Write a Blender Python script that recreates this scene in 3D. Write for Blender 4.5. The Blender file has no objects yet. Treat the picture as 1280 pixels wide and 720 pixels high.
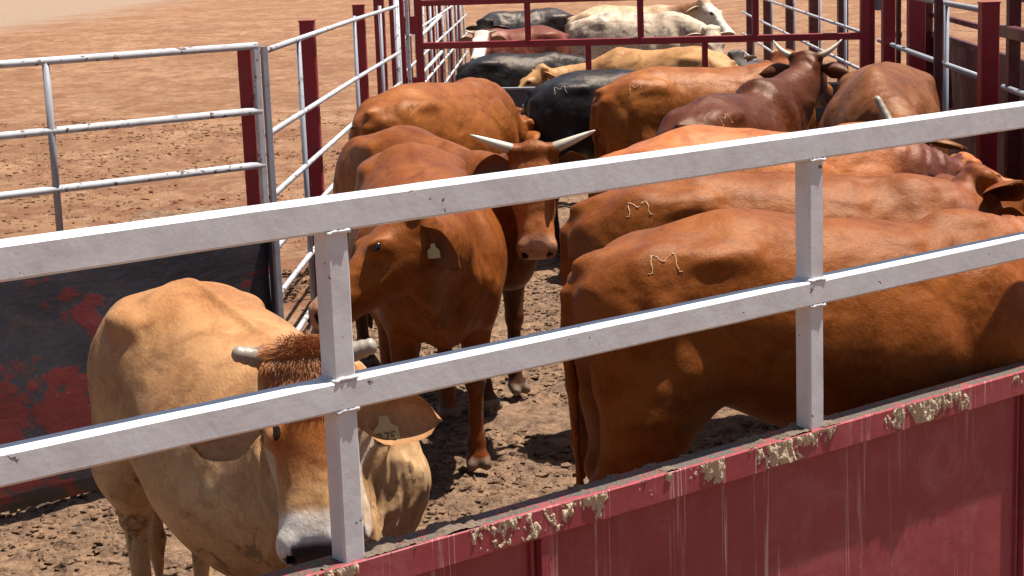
import bpy, bmesh, math, random
import numpy as np
from mathutils import Vector, Matrix, noise as mnoise
from mathutils.bvhtree import BVHTree
rad = math.radians
random.seed(7)
SC = bpy.context.scene
COL = SC.collection

# ------------------------------------------------------------------ camera
cd = bpy.data.cameras.new('camera'); cam = bpy.data.objects.new('camera', cd); COL.objects.link(cam)
cd.sensor_width = 36.0; cd.lens = 2217 / 1280 * 36.0; cd.clip_start = 0.05; cd.clip_end = 3000
PITCH, ROLL = rad(11.0), rad(2.1)
F0 = Vector((0, math.cos(PITCH), -math.sin(PITCH))); R0 = Vector((1, 0, 0)); U0 = Vector((0, math.sin(PITCH), math.cos(PITCH)))
Rv = R0 * math.cos(ROLL) - U0 * math.sin(ROLL); Uv = U0 * math.cos(ROLL) + R0 * math.sin(ROLL)
M = Matrix((( Rv.x, Uv.x, -F0.x, 0), (Rv.y, Uv.y, -F0.y, 0), (Rv.z, Uv.z, -F0.z, 2.3), (0, 0, 0, 1)))
cam.matrix_world = M
SC.camera = cam

# ------------------------------------------------------------------ sky, sun, exposure
SUN_AZ = Vector((0.93, 0.36, 0)).normalized(); SUN_EL = rad(72)
sun_dir = Vector((SUN_AZ.x * math.cos(SUN_EL), SUN_AZ.y * math.cos(SUN_EL), math.sin(SUN_EL)))
w = bpy.data.worlds.new('World'); SC.world = w; w.use_nodes = True
nt = w.node_tree; bg = nt.nodes['Background']
sky = nt.nodes.new('ShaderNodeTexSky'); sky.sky_type = 'NISHITA'; sky.sun_disc = False
sky.sun_elevation = SUN_EL; sky.sun_rotation = math.atan2(SUN_AZ.x, SUN_AZ.y)
sky.dust_density = 1.6
nt.links.new(sky.outputs[0], bg.inputs[0]); bg.inputs[1].default_value = 0.05
sl = bpy.data.lights.new('sun', 'SUN'); so = bpy.data.objects.new('sun', sl); COL.objects.link(so)
sl.energy = 5.0; sl.angle = rad(0.53); sl.color = (1.0, 0.955, 0.89)
so.rotation_euler = sun_dir.to_track_quat('Z', 'Y').to_euler(); so.location = (0, 0, 20)
SC.view_settings.view_transform = 'Standard'; SC.view_settings.look = 'None'
SC.view_settings.gamma = 1; SC.view_settings.use_curve_mapping = False
SC.view_settings.exposure = 0.98
SC.cycles.use_denoising = True

# ------------------------------------------------------------------ helpers
def link(o, parent=None):
    COL.objects.link(o)
    if parent is not None: o.parent = parent
    return o
def tag(o, label=None, cat=None, group=None, kind=None):
    if label: o['label'] = label
    if cat: o['category'] = cat
    if group: o['group'] = group
    if kind: o['kind'] = kind
    return o
def empty(name, loc=(0, 0, 0), rz=0):
    o = bpy.data.objects.new(name, None); o.location = loc; o.rotation_euler = (0, 0, rz); o.empty_display_size = .2
    return link(o)
def mesh_obj(name, bm, mats, parent=None, smooth=False):
    me = bpy.data.meshes.new(name); bm.to_mesh(me); bm.free()
    for m in (mats if isinstance(mats, (list, tuple)) else [mats]): me.materials.append(m)
    if smooth:
        for p in me.polygons: p.use_smooth = True
    return link(bpy.data.objects.new(name, me), parent)
def add_box(bm, a, b, w_, h_, bev=0.0, up=(0, 0, 1), mi=0):
    """square bar from a to b, w_ across, h_ along up"""
    a, b = Vector(a), Vector(b); t = (b - a); L = t.length; t.normalize(); up = Vector(up)
    s = up.cross(t)
    if s.length < 1e-4: s = Vector((1, 0, 0)).cross(t)
    s.normalize(); u = t.cross(s)
    n = max(1, int(L / 0.04)) if bev else 1
    e = bev
    sec = [(-w_/2+e, -h_/2), (w_/2-e, -h_/2), (w_/2, -h_/2+e), (w_/2, h_/2-e), (w_/2-e, h_/2), (-w_/2+e, h_/2), (-w_/2, h_/2-e), (-w_/2, -h_/2+e)] if e else [(-w_/2, -h_/2), (w_/2, -h_/2), (w_/2, h_/2), (-w_/2, h_/2)]
    rings = []
    for i in range(n + 1):
        c = a + t * (L * i / n)
        j_ = .0007 if bev else 0
        rings.append([bm.verts.new(c + s * (x + j_*mnoise.noise(c*9 + Vector((x*40, y*40, 1)))) + u * (y + j_*1.4*mnoise.noise(c*7 + Vector((x*40, y*40, 9))))) for x, y in sec])
    k = len(sec); fs = []
    for i in range(n):
        for j in range(k):
            fs.append(bm.faces.new((rings[i][j], rings[i][(j+1) % k], rings[i+1][(j+1) % k], rings[i+1][j])))
    fs.append(bm.faces.new(rings[0][::-1])); fs.append(bm.faces.new(rings[-1]))
    for f in fs: f.material_index = mi
def add_tube(bm, pts, r, seg=10, caps=True, mi=0):
    pts = [Vector(p) for p in pts]; n = len(pts)
    rr = r if isinstance(r, (list, tuple)) else [r] * n
    t0 = (pts[1] - pts[0]).normalized()
    ref = Vector((0, 0, 1)) if abs(t0.z) < .9 else Vector((1, 0, 0))
    rings = []
    for i in range(n):
        t = (pts[min(i+1, n-1)] - pts[max(i-1, 0)]).normalized()
        s = ref.cross(t).normalized(); u = t.cross(s)
        rings.append([bm.verts.new(pts[i] + (s * math.cos(a) + u * math.sin(a)) * rr[i]) for a in [2*math.pi*j/seg for j in range(seg)]])
    for i in range(n-1):
        for j in range(seg):
            f = bm.faces.new((rings[i][j], rings[i][(j+1) % seg], rings[i+1][(j+1) % seg], rings[i+1][j])); f.smooth = True; f.material_index = mi
    if caps:
        bm.faces.new(rings[0][::-1]).material_index = mi; bm.faces.new(rings[-1]).material_index = mi

# ------------------------------------------------------------------ node helpers / materials
class NT:
    def __init__(s, name):
        s.m = bpy.data.materials.new(name); s.m.use_nodes = True; s.t = s.m.node_tree
        s.b = s.t.nodes['Principled BSDF']; s.tc = s.n('ShaderNodeTexCoord'); s.obj = s.tc.outputs['Object']
    def n(s, k, **kw):
        x = s.t.nodes.new(k)
        for a, v in kw.items(): setattr(x, a, v)
        return x
    def l(s, a, b): s.t.links.new(a, b)
    def map(s, scale=(1, 1, 1), loc=(0, 0, 0), rot=(0, 0, 0), src=None):
        x = s.n('ShaderNodeMapping'); x.inputs['Scale'].default_value = scale; x.inputs['Location'].default_value = loc; x.inputs['Rotation'].default_value = rot
        s.l(src or s.obj, x.inputs[0]); return x.outputs[0]
    def noise(s, scale, detail=4, rough=.55, vec=None, dist=0):
        x = s.n('ShaderNodeTexNoise'); x.inputs['Scale'].default_value = scale; x.inputs['Detail'].default_value = detail
        x.inputs['Roughness'].default_value = rough; x.inputs['Distortion'].default_value = dist
        s.l(vec or s.obj, x.inputs['Vector']); return x.outputs['Fac']
    def vor(s, scale, vec=None, feature='F1'):
        x = s.n('ShaderNodeTexVoronoi', feature=feature); x.inputs['Scale'].default_value = scale
        s.l(vec or s.obj, x.inputs['Vector']); return x.outputs['Distance']
    def ramp(s, fac, stops, interp='LINEAR'):
        x = s.n('ShaderNodeValToRGB'); x.color_ramp.interpolation = interp
        e = x.color_ramp.elements
        while len(e) < len(stops): e.new(.5)
        for i, (p, c) in enumerate(stops):
            e[i].position = p; e[i].color = (c, c, c, 1) if isinstance(c, (int, float)) else (*c, 1)
        s.l(fac, x.inputs[0]); return x.outputs[0]
    def math(s, op, a, b=None, clamp=False):
        x = s.n('ShaderNodeMath', operation=op, use_clamp=clamp)
        for i, v in enumerate((a, b)):
            if v is None: continue
            if isinstance(v, (int, float)): x.inputs[i].default_value = v
            else: s.l(v, x.inputs[i])
        return x.outputs[0]
    def mix(s, fac, a, b, mode='MIX'):
        x = s.n('ShaderNodeMix', data_type='RGBA', blend_type=mode)
        for i, v in ((0, fac), (6, a), (7, b)):
            if isinstance(v, (int, float)): x.inputs[i].default_value = v if i == 0 else (v, v, v, 1)
            elif isinstance(v, tuple): x.inputs[i].default_value = (*v, 1)
            else: s.l(v, x.inputs[i])
        return x.outputs[2]
    def bump(s, h, strength=.3, dist=.01, prev=None):
        x = s.n('ShaderNodeBump'); x.inputs['Strength'].default_value = strength; x.inputs['Distance'].default_value = dist
        s.l(h, x.inputs['Height'])
        if prev is not None: s.l(prev, x.inputs['Normal'])
        s.l(x.outputs[0], s.b.inputs['Normal']); return x.outputs[0]
    def set(s, **kw):
        for k, v in kw.items():
            i = s.b.inputs[k.replace('_', ' ')]
            if isinstance(v, (int, float)): i.default_value = v
            elif isinstance(v, tuple): i.default_value = (*v, 1)
            else: s.l(v, i)
    def sep(s):
        x = s.n('ShaderNodeSeparateXYZ'); s.l(s.obj, x.inputs[0]); return x.outputs

def m_paint(name, col, rust=(.09, .035, .018), under=None, chips=.60, dirt=.35, rough=.42, scale=1.0, dirtcol=(.20, .14, .10)):
    t = NT(name)
    n1 = t.noise(26*scale, 6, .65); n2 = t.noise(5*scale, 4, .6); n3 = t.noise(140*scale, 3, .6)
    m = t.math('ADD', t.math('MULTIPLY', n1, .7), t.math('MULTIPLY', n2, .3))
    chip = t.ramp(m, [(chips, 0), (chips+.02, 1)])
    base = t.mix(t.math('MULTIPLY', n2, .5), col, tuple(c*.78 for c in col))
    base = t.mix(t.math('MULTIPLY', t.ramp(t.noise(9*scale, 8, .7), [(.45, 0), (.75, 1)]), dirt), base, dirtcol)
    c = t.mix(chip, base, rust if under is None else t.mix(t.ramp(n3, [(.4, 0), (.6, 1)]), rust, under))
    t.set(Base_Color=c, Roughness=t.ramp(n2, [(.3, rough-.08), (.7, rough+.2)]), Specular_IOR_Level=.4)
    h = t.math('SUBTRACT', t.math('MULTIPLY', n3, .25), t.math('MULTIPLY', chip, .8))
    b = t.bump(h, .28, .003); t.bump(n2, .35, .008, b)
    return t.m
M_white = m_paint('white_paint', (.64, .64, .65), chips=.632, dirt=.24, under=(.22, .18, .15))
M_white2 = m_paint('worn_white_paint', (.50, .50, .52), chips=.57, dirt=.5, under=(.16, .12, .10))
M_grey = m_paint('grey_pipe_paint', (.30, .31, .34), chips=.61, dirt=.4, under=(.2, .16, .14))
M_red = m_paint('red_paint', (.26, .012, .020), rust=(.06, .02, .015), chips=.62, dirt=.18, under=(.3, .16, .12))
M_darkred = m_paint('dark_red_paint', (.085, .009, .012), rust=(.03, .012, .01), chips=.60, dirt=.25)

def m_front_sheet():
    t = NT('red_sheet_with_streaks'); x, y, z = t.sep()
    n2 = t.noise(3.2, 5, .6); n1 = t.noise(22, 6, .65)
    base = t.mix(t.ramp(n2, [(.3, 0), (.7, 1)]), (.245, .030, .038), (.32, .056, .064))
    pale = t.ramp(t.noise(6, 8, .72, dist=.6), [(.50, 0), (.70, 1)])
    base = t.mix(t.math('MULTIPLY', pale, .38), base, (.42, .16, .16))
    # runs of dried slurry: narrow columns that start at the top and end at different depths
    vx = t.map((38, 1, .55)); col = t.noise(1.0, 2, .5, vec=vx, dist=.25)
    drip = t.ramp(col, [(.585, 0), (.605, 1), (.625, 1), (.65, 0)])
    cl = t.ramp(t.noise(2.4, 2, .5, vec=t.map((1, 1, .25))), [(.40, 0), (.50, 1)])
    brk = t.ramp(t.noise(30, 3, .6, vec=t.map((1, 1, .12))), [(.38, 0), (.55, 1)])
    drip = t.math('MULTIPLY', t.math('MULTIPLY', drip, cl), brk)
    base = t.mix(t.math('MULTIPLY', drip, .62), base, (.60, .44, .42))
    rs = t.noise(1.0, 4, .6, vec=t.map((60, 1, 1.2))); rs = t.ramp(rs, [(.60, 0), (.72, 1)])
    base = t.mix(t.math('MULTIPLY', rs, .25), base, (.12, .02, .02))
    sp = t.ramp(t.vor(34), [(.02, 1), (.07, 0)]); sp = t.math('MULTIPLY', sp, t.ramp(t.noise(4, 2), [(.55, 0), (.62, 1)]))
    base = t.mix(t.math('MULTIPLY', sp, .8), base, (.5, .42, .34))
    chip = t.ramp(n1, [(.70, 0), (.72, 1)]); base = t.mix(chip, base, (.07, .03, .03))
    t.set(Base_Color=base, Roughness=t.ramp(n2, [(.3, .38), (.7, .6)]), Specular_IOR_Level=.4)
    b = t.bump(n2, .25, .02); t.bump(t.math('ADD', t.math('MULTIPLY', n1, .4), drip), .2, .003, b)
    return t.m
def m_dark_sheet():
    t = NT('black_sheet_with_red_remains')
    n = t.noise(2.1, 7, .62, dist=.5, vec=t.map((1, 1, 1.7), (2.2, 0, .35))); n2 = t.noise(14, 6, .7)
    x_, y_, z_ = t.sep(); low = t.ramp(z_, [(.0, .05), (.25, .13), (.60, .10), (.72, 0), (.94, 0), (1.0, .09)]); lft = t.ramp(t.math('MULTIPLY', x_, -1), [(.35, 0), (.8, 1)])
    red = t.ramp(t.math('ADD', t.math('ADD', t.math('MULTIPLY', n, .75), t.math('MULTIPLY', n2, .25)), t.math('MULTIPLY', low, lft)), [(.585, 0), (.61, 1)])
    base = t.mix(t.noise(5, 6, .7), (.018, .019, .027), (.062, .061, .072))
    rust = t.ramp(t.noise(7, 8, .75), [(.52, 0), (.66, 1)])
    base = t.mix(t.math('MULTIPLY', rust, .55), base, (.10, .055, .035))
    base = t.mix(red, base, t.mix(n2, (.12, .016, .018), (.19, .036, .034)))
    sp = t.ramp(t.noise(60, 4, .7), [(.64, 0), (.70, 1)]); base = t.mix(t.math('MULTIPLY', sp, .5), base, (.3, .22, .16))
    t.set(Base_Color=base, Roughness=.5, Specular_IOR_Level=.5, Metallic=0)
    b = t.bump(n, .3, .02); t.bump(n2, .3, .004, b)
    return t.m
def m_plain(name, col, rough=.5, var=.3, scale=40, bump=.2, spec=.5, metallic=0):
    t = NT(name); n = t.noise(scale, 5, .6)
    t.set(Base_Color=t.mix(n, tuple(c*(1-var) for c in col), tuple(min(1, c*(1+var)) for c in col)), Roughness=rough, Specular_IOR_Level=spec, Metallic=metallic)
    if bump: t.bump(n, bump, .004)
    return t.m
M_fsheet = m_front_sheet(); M_dsheet = m_dark_sheet()
M_eye = m_plain('dark_eye', (.010, .007, .005), .16, 0, 5, 0)
M_tagm = m_plain('pale_yellow_plastic', (.36, .29, .15), .5, .12, 30, .1)
M_ink = m_plain('dark_ink', (.05, .04, .03), .6, .2, 30, 0)
M_hoof = m_plain('hoof_horn', (.30, .24, .18), .5, .4, 60)
M_crust = m_plain('dried_dung', (.46, .355, .235), .95, .45, 90, .8)
M_crust2 = m_plain('dark_dung', (.13, .09, .06), .95, .5, 60, .8)
M_greybox = m_plain('grey_metal_box', (.16, .17, .18), .45, .15, 12, .1)
def m_horn():
    t = NT('horn'); tip = t.n('ShaderNodeAttribute', attribute_name='tip').outputs['Fac']
    n = t.noise(60, 5, .65); c = t.ramp(tip, [(0, (.20, .155, .11)), (.12, (.30, .25, .19)), (.35, (.55, .47, .35)), (.8, (.72, .66, .54)), (1, (.42, .36, .30))])
    c = t.mix(t.math('MULTIPLY', n, .45), c, (.22, .17, .12)); t.set(Base_Color=c, Roughness=.45); t.bump(n, .3, .003); return t.m
M_horn = m_horn()

def m_coat(name, mottle=None, mscale=10, mot=(.5, .62), gloss=.44, var=.24, dust=.07):
    """coat colour comes per vertex (the animal's own markings); hair streaks, dust and mottling on top"""
    t = NT(name); base = t.n('ShaderNodeAttribute', attribute_name='coat').outputs['Color']
    flow = t.map((26, 60, 16), rot=(0, .35, 0)); hair = t.noise(2.2, 6, .7, vec=flow, dist=.4)
    fine = t.noise(9, 4, .7, vec=flow)
    big = t.noise(3.0, 4, .6, dist=.5)
    c = t.mix(t.ramp(big, [(.38, 0), (.62, 1)]), t.mix(1, base, (1-var*1.2, 1-var*1.7, 1-var*1.9), 'MULTIPLY'), t.mix(1, base, (1+var*.9, 1+var*1.1, 1+var*1.2), 'MULTIPLY'))
    c = t.mix(t.math('MULTIPLY', t.ramp(hair, [(.46, 0), (.64, 1)]), .55), c, t.mix(1, base, (1.42, 1.35, 1.2), 'MULTIPLY'))
    mid = t.noise(7, 6, .65, vec=t.map((1, 1, 1.6)), dist=.8); c = t.mix(t.math('MULTIPLY', t.ramp(mid, [(.36, 1), (.5, 0)]), .6), c, t.mix(1, base, (.62, .5, .42), 'MULTIPLY'))
    c = t.mix(t.math('MULTIPLY', t.ramp(fine, [(.36, 1), (.52, 0)]), .45), c, t.mix(1, base, (.55, .5, .48), 'MULTIPLY'))
    if mottle:
        mm = t.ramp(t.noise(mscale, 6, .68, dist=.3), [(mot[0], 0), (mot[1], 1)])
        c = t.mix(mm, c, mottle)
    ds = t.ramp(t.noise(8, 8, .75, dist=.3), [(.55, 0), (.74, 1)])
    c = t.mix(t.math('MULTIPLY', ds, dust), c, (.34, .24, .17))
    x_, y_, z_ = t.sep(); low = t.ramp(z_, [(.45, 1), (1.0, .0)]); sn = t.math('ADD', t.noise(9, 7, .72, dist=.4), t.math('MULTIPLY', low, .13)); stn = t.ramp(sn, [(.66, 0), (.71, 1)])
    c = t.mix(t.math('MULTIPLY', stn, .7), c, (.075, .048, .030))
    t.set(Base_Color=c, Roughness=t.ramp(hair, [(.3, gloss-.10), (.75, gloss+.14)]), Specular_IOR_Level=.50, Specular_Tint=t.mix(.35, base, (1, .70, .42)))
    b = t.bump(hair, .4, .005); b = t.bump(fine, .35, .003, b); b = t.bump(t.noise(14, 3, .5), .22, .02, b); t.bump(t.noise(4.5, 2, .5, dist=.4), .45, .06, b)
    return t.m
MC_red = m_coat('red_coat'); MC_tan = m_coat('tan_coat', gloss=.5, var=.16, dust=.2); MC_black = m_coat('black_coat', gloss=.40, var=.5, dust=.10)
MC_dark = m_coat('dark_red_coat', gloss=.42, dust=.2); MC_brindle = m_coat('brindle_coat', (.16, .13, .12), 9, (.50, .66), gloss=.55, dust=.2)

# ------------------------------------------------------------------ implicit cattle
def nz(v):
    v = np.asarray(v, float); return v / (np.linalg.norm(v) + 1e-9)
class Field:
    def __init__(s, lo, hi, h):
        s.h = h; s.lo = np.array(lo, float); s.n = (np.ceil((np.array(hi) - s.lo) / h)).astype(int) + 1
        s.D = np.full(s.n, .3, np.float32)
    def sub(s, lo, hi):
        a = np.clip(np.floor((np.array(lo) - s.lo) / s.h).astype(int), 0, s.n); b = np.clip(np.ceil((np.array(hi) - s.lo) / s.h).astype(int) + 1, 0, s.n)
        if np.any(b <= a): return None
        ax = [(s.lo[i] + np.arange(a[i], b[i]) * s.h).astype(np.float32) for i in range(3)]
        return (slice(a[0], b[0]), slice(a[1], b[1]), slice(a[2], b[2])), ax[0][:, None, None], ax[1][None, :, None], ax[2][None, None, :]
    def merge(s, sl, d, k):
        A = s.D[sl]
        hh = np.clip(.5 + .5 * (A - d) / k, 0, 1)
        s.D[sl] = A * (1 - hh) + d * hh - k * hh * (1 - hh)
    def carve(s, sl, d, k):
        A = s.D[sl]; d = -d
        hh = np.clip(.5 - .5 * (A - d) / k, 0, 1)
        s.D[sl] = A * (1 - hh) + d * hh + k * hh * (1 - hh)
    def ell(s, c, r, R=None, k=.04, cut=False):
        c = np.array(c, float); r = np.array(r, float); m = k + 2 * s.h
        R = np.eye(3) if R is None else np.asarray(R, float)      # rows = axes
        ext = np.sqrt(((R * r[:, None]) ** 2).sum(0)) + m
        q = s.sub(c - ext, c + ext)
        if q is None: return
        sl, X, Y, Z = q; X = X - c[0]; Y = Y - c[1]; Z = Z - c[2]
        k0 = 0; k1 = 0
        for i in range(3):
            e = R[i, 0] * X + R[i, 1] * Y + R[i, 2] * Z
            k0 = k0 + (e / r[i]) ** 2; k1 = k1 + (e / r[i] ** 2) ** 2
        k0 = np.sqrt(k0); k1 = np.sqrt(k1) + 1e-6
        d = k0 * (k0 - 1) / k1
        (s.carve if cut else s.merge)(sl, d, k)
    def cone(s, a, b, ra, rb, k=.03):
        a = np.array(a, float); b = np.array(b, float); m = max(ra, rb) + k + 2 * s.h
        q = s.sub(np.minimum(a, b) - m, np.maximum(a, b) + m)
        if q is None: return
        sl, X, Y, Z = q; ab = b - a; L = ab @ ab + 1e-9
        t = np.clip(((X - a[0]) * ab[0] + (Y - a[1]) * ab[1] + (Z - a[2]) * ab[2]) / L, 0, 1)
        d = np.sqrt((X - a[0] - t * ab[0]) ** 2 + (Y - a[1] - t * ab[1]) ** 2 + (Z - a[2] - t * ab[2]) ** 2) - (ra + (rb - ra) * t)
        s.merge(sl, d, k)
    def nets(s):
        D = s.D; S = D < 0
        n = np.array(D.shape)
        cor = [(i, j, k) for i in (0, 1) for j in (0, 1) for k in (0, 1)]
        def sh(A, o): return A[o[0]:n[0]-1+o[0], o[1]:n[1]-1+o[1], o[2]:n[2]-1+o[2]]
        cnt = np.zeros(n - 1, np.int8)
        for o in cor: cnt += sh(S, o)
        act = (cnt > 0) & (cnt < 8); idx = np.argwhere(act)
        V = np.stack([D[idx[:, 0]+o[0], idx[:, 1]+o[1], idx[:, 2]+o[2]] for o in cor], 1)
        P = np.zeros((len(idx), 3)); W = np.zeros(len(idx)); co = np.array(cor, float)
        for a in range(8):
            for b in range(a+1, 8):
                if np.abs(co[a] - co[b]).sum() != 1: continue
                va, vb = V[:, a], V[:, b]; m = (va < 0) != (vb < 0)
                t = np.where(m, va / np.where(m, va - vb, 1), 0)
                P += np.where(m[:, None], co[a] + t[:, None] * (co[b] - co[a]), 0); W += m
        P = (P / W[:, None] + idx) * s.h + s.lo
        mp = np.full(n - 1, -1, np.int64); mp[act] = np.arange(len(idx))
        Q = []
        for ax in range(3):
            o = [0, 0, 0]; o[ax] = 1
            A = S[:n[0]-o[0], :n[1]-o[1], :n[2]-o[2]]; B = S[o[0]:, o[1]:, o[2]:]
            e = np.argwhere(A != B); u, v = (ax+1) % 3, (ax+2) % 3
            e = e[(e[:, u] > 0) & (e[:, v] > 0) & (e[:, u] < n[u]-1) & (e[:, v] < n[v]-1)]
            def g(du, dv):
                c = e.copy(); c[:, u] -= du; c[:, v] -= dv; return mp[c[:, 0], c[:, 1], c[:, 2]]
            q = np.stack([g(1, 1), g(0, 1), g(0, 0), g(1, 0)], 1)
            ins = A[e[:, 0], e[:, 1], e[:, 2]]
            q[~ins] = q[~ins][:, ::-1]; Q.append(q)
        Q = np.concatenate(Q); Q = Q[(Q >= 0).all(1)]
        E = np.concatenate([Q[:, [0, 1]], Q[:, [1, 2]], Q[:, [2, 3]], Q[:, [3, 0]]])
        for it in range(3):
            deg = np.bincount(E.ravel(), minlength=len(P)).astype(float)
            acc = np.zeros_like(P)
            for c in range(3):
                acc[:, c] = np.bincount(E[:, 0], P[E[:, 1], c], len(P)) + np.bincount(E[:, 1], P[E[:, 0], c], len(P))
            f = .55 if it != 1 else -.45
            P = P + f * (acc / deg[:, None] - P)
        return P, Q

TX = np.linspace(-.80, .80, 161)
def prof(xs, vs):
    v = np.interp(TX, xs, vs); k = np.hanning(15); k /= k.sum()
    return np.convolve(np.pad(v, 7, mode='edge'), k, 'valid')

def wob(X, Y, Z, sc, seed):
    r = np.random.RandomState(seed); o = 0
    for i in range(6):
        a = r.normal(size=3); a = a / np.linalg.norm(a) * sc * (1 + .9 * r.rand()); o = o + np.sin(a[0]*X + a[1]*Y + a[2]*Z + r.rand() * 6.28)
    return o / 3

def make_cow(label, group, pins, withers, s, poll, hdir, mat, coatf, h=.02, hump=0.0, hroll=0.0, dewlap=.5, horns=None, ears=None,
             tagged=None, brand=0, fat=1.0, seed=0, legs=True, name='cow', folds=.003, tail=.75, wz=None, stance=None, necksag=0, cat='cow', hs=1.12, ul=.95, wdrop=0.0, nk=1.0, bdrop=0, tagk=1.0, eyein=.0, ridge=1.0, hbw=.066, chestfold=0):
    rs = np.random.RandomState(seed + 11)
    pins = np.array(pins, float); wi = np.array(withers, float); d = wi - pins; L = np.linalg.norm(d); yaw = math.atan2(d[1], d[0])
    st = L / (1.13 * s)                      # body stretch along its own length
    org = pins + d / L * (.73 * s * st)
    cy, sy = math.cos(yaw), math.sin(yaw)
    def tolocal(p):
        q = np.array(p[:2], float) - org; return np.array([(q[0]*cy + q[1]*sy) / s, (-q[0]*sy + q[1]*cy) / s, p[2] / s])
    def dirlocal(v): return nz([v[0]*cy + v[1]*sy, -v[0]*sy + v[1]*cy, v[2]])
    P = tolocal(poll); Fh = dirlocal(hdir); Z3 = np.array([0, 0, 1.])
    V = nz(Z3 - Fh * (Z3 @ Fh)); W = np.cross(V, Fh)
    if hroll: V, W = V * math.cos(hroll) + W * math.sin(hroll), W * math.cos(hroll) - V * math.sin(hroll)
    RH = np.stack([Fh, W, V])
    def H(u, w_, v): return P + (Fh*u*ul + W*w_ + V*v)*hs
    lo = np.array([-.92*st, -.42, -.01]); hi = np.array([.85*st, .42, 1.62])
    hc = H(.25, 0, -.05); lo = np.minimum(lo, hc - .44); hi = np.maximum(hi, hc + .44); lo[2] = max(lo[2], -.01)
    f = Field(lo, hi, h / s)
    # ---- trunk loft
    top = prof([-.80, -.74, -.66, -.5, -.36, -.15, .1, .3, .42, .55, .68, .8], [1.08, 1.17, 1.235, 1.30, 1.33, 1.318, 1.30, 1.305, 1.315, 1.28, 1.21, 1.12])
    top = top - wdrop * np.clip((TX + .35)/.8, 0, 1.3)
    bot = prof([-.80, -.7, -.55, -.4, -.28, -.12, .1, .3, .5, .65, .8], [1.0, .84, .78, .72, .66, .60, .56, .55, .58, .66, .85])
    bot = bot - bdrop * np.exp(-((TX - .15)/.5)**2)
    hw = prof([-.80, -.73, -.62, -.42, -.25, 0, .15, .35, .5, .62, .72, .8], [.08, .15, .20, .238, .25, .285, .285, .25, .215, .18, .13, .07]) * fat
    q = f.sub((-.84*st, -.42, .36), (.84*st, .42, 1.48)); sl, X, Y, Z = q
    xi = (X / st).ravel(); tp = np.interp(xi, TX, top)[:, None, None]; bt = np.interp(xi, TX, bot)[:, None, None]; hwv = np.interp(xi, TX, hw)[:, None, None]
    zc = bt + (tp - bt) * .5; hh = (tp - bt) / 2; zn = (Z - zc) / hh
    wmod = 1 - .20 * np.clip(zn, 0, 1.2) ** 1.5 - .06 * np.clip(-zn, 0, 1.2) ** 2
    # hips stay wide near the top, shoulders narrow at the top
    hipw = np.exp(-((xi + .42) / .2) ** 2)[:, None, None]; shw = np.exp(-((xi - .42) / .2) ** 2)[:, None, None]
    wmod = wmod + .08 * hipw * np.clip(zn, 0, 1) - .16 * shw * np.clip(zn, 0, 1) + .05*np.exp(-((zn + .25)/.4)**2)
    ww = hwv * wmod; n_ = 2.35
    r = (np.abs(Y / ww) ** n_ + np.abs(zn) ** n_) ** (1 / n_)
    d_ = (r - 1) * np.minimum(ww, hh) * .95
    ex = np.abs(X / st) - .78; d_ = np.maximum(d_, np.clip(ex, -1, 1) * 1.0 + .0 * Y)
    f.merge(sl, d_.astype(np.float32), .02)
    E = f.ell
    def sx(x): return x * st
    def rotm(axis, a):
        c, s_ = math.cos(a), math.sin(a)
        return {'y': np.array([[c, 0, s_], [0, 1, 0], [-s_, 0, c]]), 'x': np.array([[1, 0, 0], [0, c, s_], [0, -s_, c]])}[axis]
    for g in (-1, 1):
        E((sx(-.55), g*.135, .92), (.20*st, .112, .34), rotm('y', -.05), k=.07)       # thigh
        E((sx(-.565), g*.155*fat, .74), (.105, .075, .20), rotm('y', .10), k=.05)         # stifle
        E((sx(.44), g*.165*fat, .94 - wdrop*.7), (.12, .06, .23), rotm('y', .28), k=.07)        # shoulder blade
        E((sx(.55), g*.145, .86), (.10, .075, .13), k=.05)                             # point of shoulder
        E((sx(-.40), g*.178*fat, 1.215), (.09, .03, .025), k=.06)                    # hooks
        E((sx(-.715), g*.095, 1.13), (.05, .03, .03), k=.06)                        # pins
        E((sx(-.19), g*.315*fat, 1.13), (.11, .05, .10), k=.06, cut=True)              # hollow of the flank
    E((sx(.62), 0, .76 - (.05 if chestfold else 0)), (.15, .115, .17 + (.06 if chestfold else 0)), k=.07)                                      # brisket
    E((sx(-.68), 0, 1.19), (.10, .035, .035), k=.05)                                  # tail head
    if hump: E((sx(.40), 0, 1.27 + hump*.5 - wdrop), (.13, .05, .05 + hump*.3), rotm('y', -.15), k=.06)
    # ---- legs
    stn = stance or [0, 0, 0, 0]
    if legs:
        i = 0
        for g in (-1, 1):
            dx = stn[i]; i += 1; C = f.cone; y = g*.145
            C((sx(.46), y, .92), (sx(.41)+dx*.15, g*.16, .70), .105, .078, .05); C((sx(.41)+dx*.15, g*.16, .70), (sx(.45)+dx*.6, y, .40), .073, .044, .03)
            E((sx(.455)+dx*.6, y, .395), (.047, .044, .055), k=.02)
            C((sx(.45)+dx*.6, y, .38), (sx(.45)+dx*.95, y, .13), .036, .030, .02); E((sx(.45)+dx*.95, y, .125), (.042, .038, .042), k=.02)
            C((sx(.455)+dx*.95, y, .11), (sx(.475)+dx, y, .05), .034, .042, .015)
            for q_ in (-1, 1): f.cone((sx(.475)+dx, y+q_*.024, .05), (sx(.51)+dx, y+q_*.030, .026), .030, .026, .008)
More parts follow.
